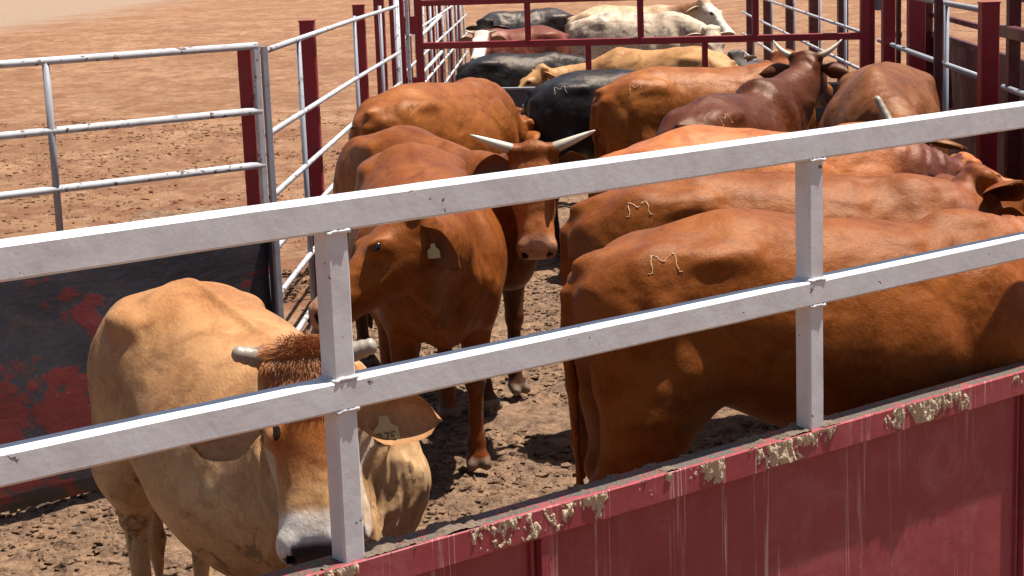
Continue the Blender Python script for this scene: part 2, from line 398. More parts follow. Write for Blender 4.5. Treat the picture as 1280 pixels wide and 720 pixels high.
        for g in (-1, 1):
            dx = stn[i]; i += 1; C = f.cone; y = g*.135
            C((sx(-.50), g*.14, .86), (sx(-.575)+dx*.2, g*.145, .68), .13, .125, .05)
            C((sx(-.575)+dx*.2, g*.145, .68), (sx(-.62)+dx*.6, y, .49), .125, .06, .05)
            E((sx(-.64)+dx*.6, y, .485), (.055, .038, .06), k=.025)
            C((sx(-.635)+dx*.6, y, .47), (sx(-.60)+dx*.95, y, .14), .041, .032, .02); E((sx(-.60)+dx*.95, y, .13), (.044, .038, .044), k=.02)
            C((sx(-.595)+dx*.95, y, .115), (sx(-.57)+dx, y, .05), .035, .043, .015)
            for q_ in (-1, 1): f.cone((sx(-.57)+dx, y+q_*.024, .05), (sx(-.535)+dx, y+q_*.030, .026), .030, .026, .008)
    # ---- tail
    tz = 1.2 - tail; tr = max(.016, h * 1.05)
    tp_ = [(sx(-.72), 0, 1.175), (sx(-.775), 0, 1.10), (sx(-.785), .01, .96), (sx(-.77), .015, .80), (sx(-.755), .01, tz), (sx(-.76), 0, tz-.12), (sx(-.75), .0, tz-.27)]
    rr = [.034, .03, .024, tr, tr, .036, .014]
    for a in range(6): f.cone(tp_[a], tp_[a+1], rr[a], rr[a+1], .02)
    # ---- neck
    N0 = np.array([sx(.40), 0, 1.05 - wdrop]); N1 = H(.03, 0, -.115); c1 = N0 + np.array([.26, 0, .06 - necksag]); c2 = N1 - Fh*.04 - V*.02 + nz(N0 - N1)*.12
    T = np.linspace(0, 1, 9); pts = []; NP = []
    bz = lambda t: (1-t)**3*N0 + 3*(1-t)**2*t*c1 + 3*(1-t)*t*t*c2 + t**3*N1
    for t in T:
        p = bz(t); tg = nz(bz(min(t+.02, 1)) - bz(max(t-.02, 0))); sd = nz(np.array([0, 1, 0]) * (1-t) + W * t); sd = nz(sd - tg*(sd@tg)); up = np.cross(tg, sd)
        if up[2] < -.2 and t < .8: up = up
        R = np.stack([tg, sd, up]); e = t**.8
        hz = nk*.25*(1-e) + .115*hs*e*ul; wy = nk*.18*(1-e) + .088*hs*e
        E(p, (.13 - .045*t, wy, hz), R, k=.05)
        NP.append((p, up, hz))
        if dewlap > 0:
            dd = dewlap * (.14 + .08*math.sin(math.pi*min(1, t*1.15)))
            E(p - up*(hz*.86), (.11, .026, dd), R, k=.045)
    # ---- head
    hu = np.array([-.07, -.03, 0, .06, .13, .19, .26, .34, .42, .47, .505, .53]); 
    ht = np.array([.0, .024, .036, .044, .044, .036, .020, .008, .002, -.006, -.026, -.06])
    hb = np.array([-.10, -.13, -.155, -.200, -.212, -.205, -.182, -.160, -.148, -.142, -.128, -.09])
    hwd = np.array([.06, .084, .098, .102, .103, .101, .088, .073, .072, .078, .072, .045])
    q = f.sub(H(.23, 0, -.05) - .36*hs, H(.23, 0, -.05) + .36*hs); sl, X, Y, Z = q
    X = (X - P[0])/hs; Y = (Y - P[1])/hs; Z = (Z - P[2])/hs
    u = Fh[0]*X + Fh[1]*Y + Fh[2]*Z; ws = W[0]*X + W[1]*Y + W[2]*Z; v = V[0]*X + V[1]*Y + V[2]*Z
    u = u/ul; t_ = np.interp(u, hu, ht); b_ = np.interp(u, hu, hb); g_ = np.interp(u, hu, hwd)
    zc = (t_ + b_)/2; hh = (t_ - b_)/2; zn = (v - zc)/hh
    g_ = g_ * (1 - .30*np.clip(-zn - .1, 0, 1.1) + .03*np.clip(zn, 0, 1))
    r = (np.abs(ws/g_)**2.5 + np.abs(zn)**2.5)**(1/2.5)
    d_ = (r - 1) * np.minimum(g_, hh) * .9
    d_ = np.maximum(d_, np.maximum(u - .528, -.065 - u))
    f.merge(sl, (d_*hs).astype(np.float32), .03)
    E0_ = f.ell
    def E(c, r, R=None, k=.04, cut=False): E0_(c, np.array(r)*hs, R, k, cut)
    for g in (-1, 1):
        E(H(.178, g*.074, .006), (.048, .028, .032), RH, k=.02)       # orbit
        E(H(.10, g*.062, -.115), (.085, .034, .068), RH, k=.03)       # cheek
        E(H(.480, g*.046, -.052), (.040, .032, .038), RH, k=.018)     # nostril swelling
        E(H(-.01, g*.076, .016), (.035, .03, .03), RH, k=.02)          # horn base / ear base
        E(H(.188, g*.103, .020), (.028, .014, .017), RH, k=.008, cut=True)
        E(H(.26, g*.092, -.045), (.07, .016, .03), RH, k=.03, cut=True)
        E(H(.186, g*.082, .034), (.030, .014, .009), RH, k=.010)
        if h < .022:
            E(H(.515, g*.048, -.046), (.024, .011, .016), RH, k=.007, cut=True)
            E(H(.47, g*.062, -.100), (.06, .02, .0065), RH, k=.006, cut=True)
    E(H(-.015, 0, .03), (.04, .055, .028), RH, k=.03)                 # poll
    # ---- surface detail in the narrow band
    q = f.sub((-.8*st, -.42, .45), (.8*st, .42, 1.45)); sl, X, Y, Z = q
    A = f.D[sl]; Xs = X / st; aY = np.abs(Y)
    disp = .0060 * wob(X, Y, Z, 9, seed) + .0035 * wob(X, Y, Z, 20, seed+1)
    if chestfold: disp = disp + chestfold * (np.sin(2*math.pi*(Y + .015*np.sin(Z*11) + .06*(Z-.8))/.055) + .6*np.sin(2*math.pi*(Y - .01*np.sin(Z*17))/.034)) * np.clip((Xs - .46)/.1, 0, 1) * np.clip((Z - .5)/.1, 0, 1)
    rib = np.exp(-((Xs - .12)/.18)**2) * np.exp(-((Z - .95)/.2)**2) * np.clip(aY/.2, 0, 1)
    disp = disp + .0028 * rib * np.sin((Xs - .25*(Z-.9)) * 2*math.pi/.075)
    disp = disp - .012 * np.exp(-((Xs - .60 + .35*(Z-.9) + .0)/.03)**2) * np.exp(-((Z-1.0)/.2)**2)      # in front of the shoulder
    disp = disp - .014 * np.exp(-((Xs - .27 + .25*(Z-1.0))/.04)**2) * np.exp(-((Z-.98)/.22)**2)          # behind the shoulder
    disp = disp + .008 * ridge * np.exp(-(Y/.022)**2) * (Z > 1.2) * np.exp(-((Xs+.15)/.45)**2)                   # backbone
    disp = disp - .010 * np.exp(-((Xs + .60 + .3*(Z-1.0))/.03)**2) * np.exp(-((Z-.98)/.15)**2) * np.clip(aY/.15, 0, 1)
    f.D[sl] = A - (disp * np.clip(1 - np.abs(A)/.06, 0, 1)).astype(np.float32)
    if folds:
        tt = np.linspace(.12, .92, 60); cp = np.array([bz(t) for t in tt]); ar = np.r_[0, np.cumsum(np.linalg.norm(np.diff(cp, axis=0), axis=1))]
        q = f.sub(cp.min(0) - .34, cp.max(0) + .34); sl, X, Y, Z = q; A = f.D[sl]; ii = np.argwhere(np.abs(A) < .04)
        pp = np.stack([X.ravel()[ii[:, 0]], Y.ravel()[ii[:, 1]], Z.ravel()[ii[:, 2]]], 1)
        dm = ((pp[:, None, :] - cp[None]) ** 2).sum(2); j = dm.argmin(1); sarc = ar[j] + ((pp - cp[j]) * np.gradient(cp, axis=0)[j]).sum(1) / np.linalg.norm(np.gradient(cp, axis=0)[j], axis=1)
        wgt = np.clip(sarc/.12, 0, 1) * np.clip((ar[-1] - sarc)/.08, 0, 1) * np.exp(-np.clip(np.sqrt(dm.min(1)) - .32, 0, 1)/.05)
        ph = sarc + .02*np.sin(pp[:, 2]*9 + seed) + .012*np.sin(pp[:, 2]*23 + 1)
        dv = folds * wgt * (np.sin(ph*2*math.pi/.052) + .5*np.sin(ph*2*math.pi/.031 + 1))
        B = A.copy(); B[ii[:, 0], ii[:, 1], ii[:, 2]] -= dv.astype(np.float32); f.D[sl] = B
    Pv, Q = f.nets()
    # ---- coat colours per vertex
    hx = (Pv - P) @ RH.T / hs / np.array([ul, 1, 1])                                                 # head coordinates u, w, v
    onhead = (hx[:, 0] > -.05) & (hx[:, 0] < .56) & (np.abs(hx[:, 1]) < .14) & (hx[:, 2] > -.24) & (hx[:, 2] < .1)
    B0 = Pv.copy(); B0[:, 0] /= st
    col = coatf(B0, hx, onhead)
    nos = onhead & (((hx[:, 0]-.512)/.024)**2 + ((np.abs(hx[:, 1])-.048)/.014)**2 + ((hx[:, 2]+.046)/.018)**2 < 1.3)
    col[nos] = (.012, .009, .008)
    if legs:
        hf = B0[:, 2] < .062; col[hf] = col[hf]*.2 + np.array([.17, .13, .10])*.8
    verts = [Pv * s]; faces = [Q]; cols = [col]; mis = [np.zeros(len(Q), int)]; nv = len(Pv)
    # ---- eyes (dark balls set in the head)
    def sphere(c, rr_, R, mi, colr, n1=12, n2=8):
        nonlocal nv
        vs = []; 
        for a in range(n2+1):
            for b in range(n1):
                th = math.pi*a/n2; ph = 2*math.pi*b/n1
                q_ = np.array([math.sin(th)*math.cos(ph), math.cos(th), math.sin(th)*math.sin(ph)]) * rr_
                vs.append(c + q_ @ R)
        fs = []
        for a in range(n2):
            for b in range(n1): fs.append([nv+a*n1+b, nv+a*n1+(b+1) % n1, nv+(a+1)*n1+(b+1) % n1, nv+(a+1)*n1+b])
        verts.append(np.array(vs)*s); faces.append(np.array(fs)); cols.append(np.tile(colr, (len(vs), 1))); mis.append(np.full(len(fs), mi)); nv += len(vs)
    for g in (-1, 1): sphere(H(.187, g*(.081 - eyein), .012 + eyein*1.1), np.array([.027, .018, .018])*hs, RH, 1, (0, 0, 0))
    # ---- ears: cupped leaves with two skins and a rim
    er = dict(len=.21, wid=.135, droop=.25, back=.15, cup=.5, twist=0.0, inner=None)
    if ears: er.update(ears)
    earbase = {}
    for g in (-1, 1):
        dr = er['droop'] if not isinstance(er['droop'], (tuple, list)) else er['droop'][0 if g < 0 else 1]
        base = H(er.get('u', .02), g*.085, -.035)
        Ld = nz(W*g*math.cos(dr) - V*math.sin(dr) - Fh*er['back']); 
        op = nz(Fh*er.get('open', (.8, -.1))[0] + V*er.get('open', (.8, -.1))[1] + W*g*er.get('openw', 0)); op = nz(op - Ld*(op@Ld)); ac = np.cross(Ld, op)*g
        nt_, ns = 14, 11; vs = []
        outc = coatf(np.array([[.3, 0, 1.2]]), np.array([[.02, .1, 0]]), np.array([True]))[0]
        inc = np.array(er['inner']) if er['inner'] is not None else outc*.45
        cc = []
        for side in (0, 1):
            for a in range(nt_):
                t = a/(nt_-1); wd = er['wid']*.5*(.36 + .64*(lambda q: q*q*(3-2*q))(min(1, t/.45)))*math.sqrt(max(0, 1 - t**2.6))
                if a == nt_-1: wd = .006
                for b in range(ns):
                    q_ = -1 + 2*b/(ns-1); cup = er['cup'] * (1 - .5*t)
                    dep = (q_*q_ - .35) * wd * cup * 1.1 + .028*(1-t)*(abs(q_) < 2) * 0
                    ang = cup*2.0*q_*(1-t)
                    p = base + Ld*(t*er['len'] - .015*q_*q_*t) + ac*(wd*q_*(1-.15*cup)) + op*dep - np.array([0, 0, .035*t*t]) - op*(0.006*side*(1 if abs(q_) < 1 else .2))
                    vs.append(p); k_ = .15 + .85*max(min(1, abs(q_)**4), t**6) if side == 0 else 1
                    cc.append(inc*(1-k_)+outc*k_ if side == 0 else outc)
        fs = []; o2 = nt_*ns
        for a in range(nt_-1):
            for b in range(ns-1):
                i0 = a*ns+b; qd = [i0, i0+1, i0+ns+1, i0+ns]; fs.append([nv+x for x in qd]); fs.append([nv+o2+x for x in qd[::-1]])
        for a in range(nt_-1):
            for b in (0, ns-1):
                i0 = a*ns+b; fs.append([nv+i0, nv+i0+ns, nv+o2+i0+ns, nv+o2+i0])
        verts.append(np.array(vs)*s); faces.append(np.array(fs)); cols.append(np.array(cc)); mis.append(np.zeros(len(fs), int)); nv += len(vs)
        earbase[g] = (base, Ld, op, ac)
    VV = np.concatenate(verts); FF = np.concatenate(faces); CC = np.concatenate(cols); MI = np.concatenate(mis)
    me = bpy.data.meshes.new(name)
    me.vertices.add(len(VV)); me.vertices.foreach_set('co', VV.astype(np.float32).ravel())
    me.loops.add(len(FF)*4); me.loops.foreach_set('vertex_index', FF.astype(np.int32).ravel())
    me.polygons.add(len(FF)); me.polygons.foreach_set('loop_start', np.arange(0, len(FF)*4, 4, dtype=np.int32))
    me.update(calc_edges=True)
    me.polygons.foreach_set('material_index', MI.astype(np.int32)); me.polygons.foreach_set('use_smooth', np.ones(len(FF), bool))
    ca = me.color_attributes.new('coat', 'FLOAT_COLOR', 'POINT'); ca.data.foreach_set('color', np.concatenate([CC, np.ones((len(CC), 1))], 1).astype(np.float32).ravel())
    me.materials.append(mat); me.materials.append(M_eye); me.validate()
    ob = bpy.data.objects.new(name, me); link(ob); ob.location = (org[0], org[1], 0); ob.rotation_euler = (0, 0, yaw)
    tag(ob, label, cat, group)
    # ---- horns
    if horns:
        for g in (-1, 1):
            hn = horns if not isinstance(horns, list) else horns[0 if g < 0 else 1]
            if not hn: continue
            Lh, rb, upc, fw, curl = hn
            bm = bmesh.new(); n = 12; P_ = []; R_ = []
            for a in range(n):
                t = a/(n-1)
                p = H(-.012, g*hbw, .018) + (W*g*(1 - .25*t*curl) + V*(upc + curl*t*.9) + Fh*(fw + .3*t*curl))*(Lh*t)
                P_.append(p*s); R_.append(s*rb*((1-t)**.75*(1-.12) + .12))
            if Lh < .12: R_ = [s*rb*(1.12-.42*(a/(n-1))**.8 + .05*math.sin(a*2.2)) for a in range(n-1)] + [s*rb*.35]
            add_tube(bm, P_, R_, 14)
            ho = mesh_obj('horn', bm, M_horn, ob, True)
            at = ho.data.attributes.new('tip', 'FLOAT', 'POINT'); at.data.foreach_set('value', np.repeat(np.linspace(0, .12 if Lh < .12 else 1, n), 14).astype(np.float32))
    # ---- ear tag
    if tagged:
        g, txt = tagged; base, Ld, op, ac = earbase[g]; dn = nz(-Z3*.9 + Ld*.1); c = base + Ld*er['len']*.36 - np.array([0, 0, .01]) + op*.016
        nrm = nz(op); sd = nz(np.cross(nrm, dn)); dn = np.cross(sd, nrm)
        outl = [(x*tagk, y*tagk) for x, y in [(-.012, 0), (.012, 0), (.016, .022), (.034, .036), (.036, .082), (-.036, .082), (-.034, .036), (-.016, .022)]]
        bm = bmesh.new(); fr = [bm.verts.new((c + sd*x + dn*y + nrm*.003)*s) for x, y in outl]; bk = [bm.verts.new((c + sd*x + dn*y)*s) for x, y in outl]
        bm.faces.new(fr); bm.faces.new(bk[::-1])
        for a in range(8): bm.faces.new((fr[a], bk[a], bk[(a+1) % 8], fr[(a+1) % 8]))
        bmesh.ops.recalc_face_normals(bm, faces=bm.faces)
        tg_ = mesh_obj('ear_tag', bm, M_tagm, ob)
        if txt:
            strokes = {'2': [(-1, 1), (-.6, 1.5), (.6, 1.5), (1, .9), (-1, -1.5), (1, -1.5)], '7': [(-1, 1.5), (1, 1.5), (-.2, -1.5)], '5': [(1, 1.5), (-1, 1.5), (-1, .2), (.4, .3), (1, -.5), (.3, -1.5), (-1, -1.3)], '3': [(-1, 1.4), (.6, 1.5), (1, .8), (0, .1), (1, -.6), (.5, -1.5), (-1, -1.4)]}
            bm = bmesh.new()
            for i, ch in enumerate(txt):
                pts = [(c + sd*((i - (len(txt)-1)/2)*.019 + x*.0062) + dn*(.060 - y*.0088) + nrm*.0052)*s for x, y in strokes[ch]]
                add_tube(bm, pts, .0018, 5)
            mesh_obj('number', bm, M_ink, tg_)
    # ---- brand scar on the hip
    if brand:
        tree = BVHTree.FromPolygons([Vector(x) for x in (Pv*s)], [tuple(x) for x in Q])
        bw, bh = .038, .036; cx, cz = sx(-.55)*s, (1.195)*s
        if isinstance(brand, tuple): sgn, cx, cz, k_ = brand; bw *= k_; bh *= k_; cx *= s*st; cz *= s
        else: sgn = brand
        stks = [[(-1.25, -1), (-1, -1), (-.9, 1)], [(-.9, 1), (-.6, .9), (-.05, .15)], [(-.05, .15), (.55, .9), (.9, 1)], [(.9, 1), (1.0, -1), (1.25, -1)]]
        bang = (1, rs.uniform(-.16, .16)); kb = rs.uniform(.85, 1.15); bw *= kb; bh *= kb
        bm = bmesh.new()
        for stk in stks:
            P3 = []
            for a in range(len(stk)-1):
                for t in np.linspace(0, 1, 7):
                    x = stk[a][0]*(1-t)+stk[a+1][0]*t; z = stk[a][1]*(1-t)+stk[a+1][1]*t
                    x, z = x*bang[0] + z*bang[1]*.9, z*bang[0] - x*bang[1]*.6; x += .05*math.sin(t*9+seed)
                    px = cx + x*bw*(-sgn)*1.0; pz = cz + z*bh*.8
                    hit = tree.ray_cast(Vector((px, sgn*.6, pz+.45*.35)), Vector((0, -sgn, -.35)).normalized())
                    if hit[0] is not None and (not P3 or (hit[0]-P3[-1]).length > 1e-4): P3.append(hit[0] + hit[1]*.0006)
            if len(P3) > 2: add_tube(bm, [p_ - Vector((0, -sgn*.0012, .0)) * -1 for p_ in P3], [.0030*(.45 + .9*rs.rand()) for _ in P3], 6)
        mesh_obj('brand_mark', bm, M_scar_black if mat is MC_black else M_scar, ob, True)
    return ob, H, RH, s
M_scar = m_plain('hairless_scar', (.38, .20, .095), .6, .3, 60, .3); M_scar_black = m_plain('grey_scar', (.22, .20, .19), .5, .25, 60, .3)

# ---- coats
def lerp(a, b, t): return a*(1-t)[:, None] + b*t[:, None]
def ss(x, a, b):
    t = np.clip((x - a)/(b - a), 0, 1); return t*t*(3-2*t)
def plain(c, leg=None, belly=None, face=None, dark=None, muz=None, poll=None):
    c = np.array(c)
    def fn(B, h, on):
        r = np.tile(c, (len(B), 1)).astype(float)
        if belly is not None: r = lerp(r, np.array(belly), ss(B[:, 2], .95, .62)*ss(B[:, 2], .3, .5))
        if leg is not None: r = lerp(r, np.array(leg), ss(B[:, 2], .55, .25))
        if dark is not None: r = lerp(r, np.array(dark), ss(B[:, 0], .35, .7)*(~on))
        if face is not None: r = np.where((on & (np.abs(h[:, 1]) < .3))[:, None], lerp(r, np.array(face), ss(h[:, 0], .0, .1)*on), r)
        if muz is not None: r = lerp(r, np.array(muz), ss(h[:, 0], .40, .46)*on)
        return r
    return fn
def tan_coat(B, h, on):
    c = np.tile(np.array((.38, .20, .088)), (len(B), 1)).astype(float)
    c = lerp(c, np.array((.47, .315, .165)), ss(B[:, 2], 1.08, .78)*(~on))
    c = lerp(c, np.array((.33, .135, .043)), ss(B[:, 2], 1.15, 1.3)*.6)
    c = lerp(c, np.array((.41, .25, .125)), ss(B[:, 0], .35, .7)*(~on)*.7)
    u, w_, v = h[:, 0], np.abs(h[:, 1]), h[:, 2]
    front = ss(v, -.05, -.015)*on
    c = lerp(c, np.array((.52, .42, .31)), ss(v, -.015, -.06)*on*ss(u, .08, .2))
    c = lerp(c, np.array((.36, .120, .032)), front*ss(u, .40, .18)*ss(w_, .085, .055))
    c = lerp(c, np.array((.50, .30, .14)), front*ss(u, .28, .38))
    c = lerp(c, np.array((.66, .60, .54)), on*ss(u, .385, .42))
    c = lerp(c, np.array((.055, .045, .045)), on*ss(u, .478, .492)*ss(v, -.105, -.095)*ss(w_, .052, .046))
    c = lerp(c, np.array((.06, .035, .025)), on*((((u-.184)/.042)**2 + ((v+.004)/.026)**2 < 1) & (w_ > .07)).astype(float)*.8)
    return c
def whiteface(body):
    f0 = plain(body)
    def fn(B, h, on):
        r = f0(B, h, on); w_ = np.abs(h[:, 1])
        return lerp(r, np.array((.56, .51, .43)), on*ss(w_, .085, .06)*ss(h[:, 0], -.06, -.03)*ss(h[:, 2], -.06, -.03))
    return fn
# __CATTLE__

# ------------------------------------------------------------------ ground
def vn(x, y, seed=0):
    xi = np.floor(x).astype(np.int64); yi = np.floor(y).astype(np.int64); fx = x - xi; fy = y - yi
    def hsh(a, b):
        n = (a*374761393 + b*668265263 + seed*974634777) & 0xffffffff; n = ((n ^ (n >> 13))*1274126177) & 0xffffffff; return ((n ^ (n >> 16)) & 0xffff)/65535.
    fx = fx*fx*(3-2*fx); fy = fy*fy*(3-2*fy)
    return (hsh(xi, yi)*(1-fx)+hsh(xi+1, yi)*fx)*(1-fy) + (hsh(xi, yi+1)*(1-fx)+hsh(xi+1, yi+1)*fx)*fy
def fbm(x, y, sc, oct_=5, seed=0):
    o = 0; a = .5
    for i in range(oct_): o = o + a*(vn(x*sc, y*sc, seed+i)-.5); sc *= 2.03; a *= .52
    return o
def m_dirt():
    t = NT('dry_orange_dirt')
    st = t.map((.8, .62, 1), rot=(0, 0, .25)); n1 = t.noise(.42, 10, .66, vec=st, dist=.8); n2 = t.noise(1.7, 10, .72, vec=st, dist=.5); n3 = t.noise(6.5, 8, .74, vec=st); n4 = t.noise(40, 5, .7)
    c = t.mix(t.ramp(n1, [(.38, 0), (.62, 1)]), (.225, .110, .053), (.32, .176, .095))
    c = t.mix(t.math('MULTIPLY', t.ramp(n2, [(.48, 0), (.57, 1)]), .85), c, (.20, .085, .042))
    c = t.mix(t.math('MULTIPLY', t.ramp(n3, [(.52, 0), (.62, 1)]), .75), c, (.155, .075, .04))
    c = t.mix(t.math('MULTIPLY', t.ramp(n3, [(.34, 1), (.44, 0)]), .5), c, (.47, .31, .21))
    c = t.mix(t.math('MULTIPLY', t.ramp(n4, [(.52, 0), (.70, 1)]), .5), c, (.13, .07, .042))
    # a paler gravel track far off to the left
    x, y, z = t.sep(); far = t.math('ADD', t.math('MULTIPLY', x, -1), t.math('MULTIPLY', n1, 8)); far = t.math('MULTIPLY', far, t.ramp(t.math('MULTIPLY', y, .01), [(.48, 0), (.60, 1)]))
    g = t.ramp(t.math('MULTIPLY', far, .02), [(.38, 0), (.46, 1)])
    c = t.mix(g, c, t.mix(n3, (.235, .155, .10), (.30, .21, .145)))
    t.set(Base_Color=c, Roughness=.95, Specular_IOR_Level=.2)
    b = t.bump(n2, .8, .12); b = t.bump(n3, .9, .06, b); t.bump(n4, .6, .012, b); return t.m
def m_pen():
    t = NT('trampled_dung_and_dirt')
    n1 = t.noise(2.2, 6, .6); n2 = t.noise(14, 8, .72, dist=.4); n3 = t.noise(60, 6, .7)
    c = t.mix(t.ramp(n2, [(.38, 0), (.64, 1)]), (.07, .036, .02), (.29, .17, .095))
    c = t.mix(t.math('MULTIPLY', t.ramp(n3, [(.5, 0), (.68, 1)]), .6), c, (.38, .26, .17))
    c = t.mix(t.math('MULTIPLY', t.ramp(n1, [(.45, 0), (.6, 1)]), .35), c, (.11, .065, .04))
    t.set(Base_Color=c, Roughness=.92, Specular_IOR_Level=.25)
    b = t.bump(n2, .8, .04); t.bump(n3, .7, .01, b); return t.m
M_dirt = m_dirt(); M_pen = m_pen()
def grid_obj(name, xs, ys, zf, mat, kind='structure'):
    X, Y = np.meshgrid(xs, ys, indexing='ij'); Z = zf(X, Y); V = np.stack([X, Y, Z], -1).reshape(-1, 3); nx, ny = len(xs), len(ys)
    i = np.arange((nx-1)*(ny-1)); a = (i//(ny-1))*ny + i % (ny-1); Q = np.stack([a, a+ny, a+ny+1, a+1], 1)
    me = bpy.data.meshes.new(name); me.vertices.add(len(V)); me.vertices.foreach_set('co', V.astype(np.float32).ravel())
    me.loops.add(len(Q)*4); me.loops.foreach_set('vertex_index', Q.astype(np.int32).ravel()); me.polygons.add(len(Q)); me.polygons.foreach_set('loop_start', np.arange(0, len(Q)*4, 4, dtype=np.int32))
    me.update(calc_edges=True); me.polygons.foreach_set('use_smooth', np.ones(len(Q), bool)); me.materials.append(mat)
    o = link(bpy.data.objects.new(name, me)); tag(o, kind=kind); return o
# one wide sheet of dirt: fine cells near the pen, coarse to the horizon
gx = np.r_[-900, -400, -160, -70, np.arange(-34, 34, .16), 36, 70, 160, 400, 900.]; gy = np.r_[-60, -10, np.arange(3, 60, .16), 62, 80, 120, 200, 400, 900, 1800.]
def zout(X, Y):
    z = .09*fbm(X, Y, 1.0, 5, 3) + .05*fbm(X, Y, 3.5, 3, 9)
    inside = (X > -1.25 - .85*(Y < 8)*(8-Y)) & (X < 3.6) & (Y > 2) & (Y < 31)
    return np.where(inside, -.16, z - .035)
grid_obj('ground', gx, gy, zout, M_dirt)
def zin(X, Y):
    z = .06*fbm(X, Y, 3.2, 5, 20) + .035*np.abs(fbm(X, Y, 12, 4, 40))*2 - .03
    # hoof prints
    return z
px = np.arange(-3.6, 4.4, .03); py = np.arange(3.2, 16.6, .03)
def zin2(X, Y):
    z = zin(X, Y); e = np.minimum(np.minimum(X + 3.6, 4.4 - X), np.minimum(Y - 3.2, 30.0 - Y)); out = (X < -1.15) & (Y > 8.4) | (X < -2.6)
    return np.where(e < .12, z - .12, z) - np.where(out, .03, 0)
grid_obj('pen_floor', px, py, zin2, M_pen)
grid_obj('far_pen_floor', np.arange(-1.6, 5, .08), np.arange(16.57, 31, .08), lambda X, Y: zin(X, Y), M_pen)
# loose clods
def clods(name, n, region, rmin, rmax, mat, zf, seed):
    r = np.random.RandomState(seed); bm = bmesh.new(); bmesh.ops.create_icosphere(bm, subdivisions=1, radius=1); base = np.array([v.co[:] for v in bm.verts]); fc = np.array([[v.index for v in f.verts] for f in bm.faces]); bm.free()
    x = r.uniform(region[0], region[1], n); y = r.uniform(region[2], region[3], n); 
    keep = fbm(x, y, 1.3, 3, seed) > -.04; x, y = x[keep], y[keep]; n = len(x)
    rad_ = rmin + (rmax-rmin)*r.rand(n)**3
    V = base[None]*(1+.35*r.normal(size=(n, 12, 1)))*rad_[:, None, None]*np.array([1, 1, .6]); V += np.stack([x, y, zf(x, y)], 1)[:, None]
    Fc = fc[None] + (np.arange(n)*12)[:, None, None]
    me = bpy.data.meshes.new(name); me.from_pydata(V.reshape(-1, 3).tolist(), [], Fc.reshape(-1, 3).tolist()); me.materials.append(mat)
    return tag(link(bpy.data.objects.new(name, me)), kind='stuff')
tag(clods('trampled_clods', 34000, (-2.6, 3.0, 4.6, 13), .004, .026, M_pen, lambda x, y: zin(x, y)+.002, 5), 'loose brown clods of dung and dirt on the pen floor', 'clods')
tag(clods('dirt_clods', 14000, (-9, -1.2, 8.5, 26), .006, .03, M_dirt, lambda x, y: zout(x, y)+.002, 8), 'loose orange clods on the dirt beyond the pipe fence', 'clods')

# ------------------------------------------------------------------ front fence (white square rails over a red sheet)
FD = Vector((.788, .615, 0)).normalized(); FN = Vector((FD.y, -FD.x, 0)); FA = Vector((-1.045, 3.58, 0))
def fp(s_, z, off=0): return FA + FD*s_ + FN*off + Vector((0, 0, z))
ff = empty('front_fence', fp(1, 0)); ffo = ff.location.copy()
tag(ff, 'near fence of white square rails and posts over a streaked red steel sheet', 'fence')
def fpart(name, build, mat, smooth=False, parent=None):
    bm = bmesh.new(); build(bm); par = parent or ff
    bmesh.ops.translate(bm, verts=bm.verts, vec=-ffo); return mesh_obj(name, bm, mat, par, smooth)
S0, S1 = -1.8, 7.2
ZT, ZM, ZF = 1.70, 1.272, .864
fpart('rail', lambda bm: add_box(bm, fp(S0, ZT), fp(S1, ZT), .070, .078, .006), M_white)
fpart('rail', lambda bm: add_box(bm, fp(S0, ZM), fp(S1, ZM), .070, .074, .006), M_white)
for sp in (-.83, .797, 2.425, 4.06, 5.7):
    def pst(bm):
        add_box(bm, fp(sp, ZF), fp(sp, ZM-.038), .060, .060, .005, up=FN); add_box(bm, fp(sp, ZM+.038), fp(sp, ZT-.040), .060, .060, .005, up=FN)
    po = fpart('post', pst, M_white)
    for z in (ZM-.038, ZM+.038, ZT-.040):
      def weld(bm):
        r = random.Random(int(sp*10)+50)
        if 1:
            for q in range(4):
                a = [(-.031, .031), (.031, .031), (.031, -.031), (-.031, -.031)]
                p, q2 = a[q], a[(q+1) % 4]; pts = []; rr = []
                for k in range(9):
                    t = k/8; pts.append(fp(sp + p[0]*(1-t)+q2[0]*t, z + r.uniform(-.002, .002), p[1]*(1-t)+q2[1]*t)); rr.append(.0045+r.random()*.003)
                add_tube(bm, pts, rr, 6)
      fpart('weld', weld, M_white, True, po)
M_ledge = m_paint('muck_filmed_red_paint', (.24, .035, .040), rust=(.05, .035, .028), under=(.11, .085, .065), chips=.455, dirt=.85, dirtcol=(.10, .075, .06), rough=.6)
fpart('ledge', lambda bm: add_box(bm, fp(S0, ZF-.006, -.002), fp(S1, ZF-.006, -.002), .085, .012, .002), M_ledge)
fpart('flange', lambda bm: add_box(bm, fp(S0, ZF-.038, .0415), fp(S1, ZF-.038, .0415), .012, .079, .003), M_fsheet)
fpart('sheet', lambda bm: add_box(bm, fp(S0, .46, .012), fp(S1, .46, .012), .008, .78, 0), M_fsheet)
for sp in (-.25, 1.375, 3.44, 5.1):
    fpart('channel', lambda bm: (add_box(bm, fp(sp-.018, .47, .030), fp(sp+.034, .47, .030), .026, .76, .003), add_box(bm, fp(sp-.040, .47, .020), fp(sp-.030, .47, .020), .012, .70, .002)), M_fsheet)
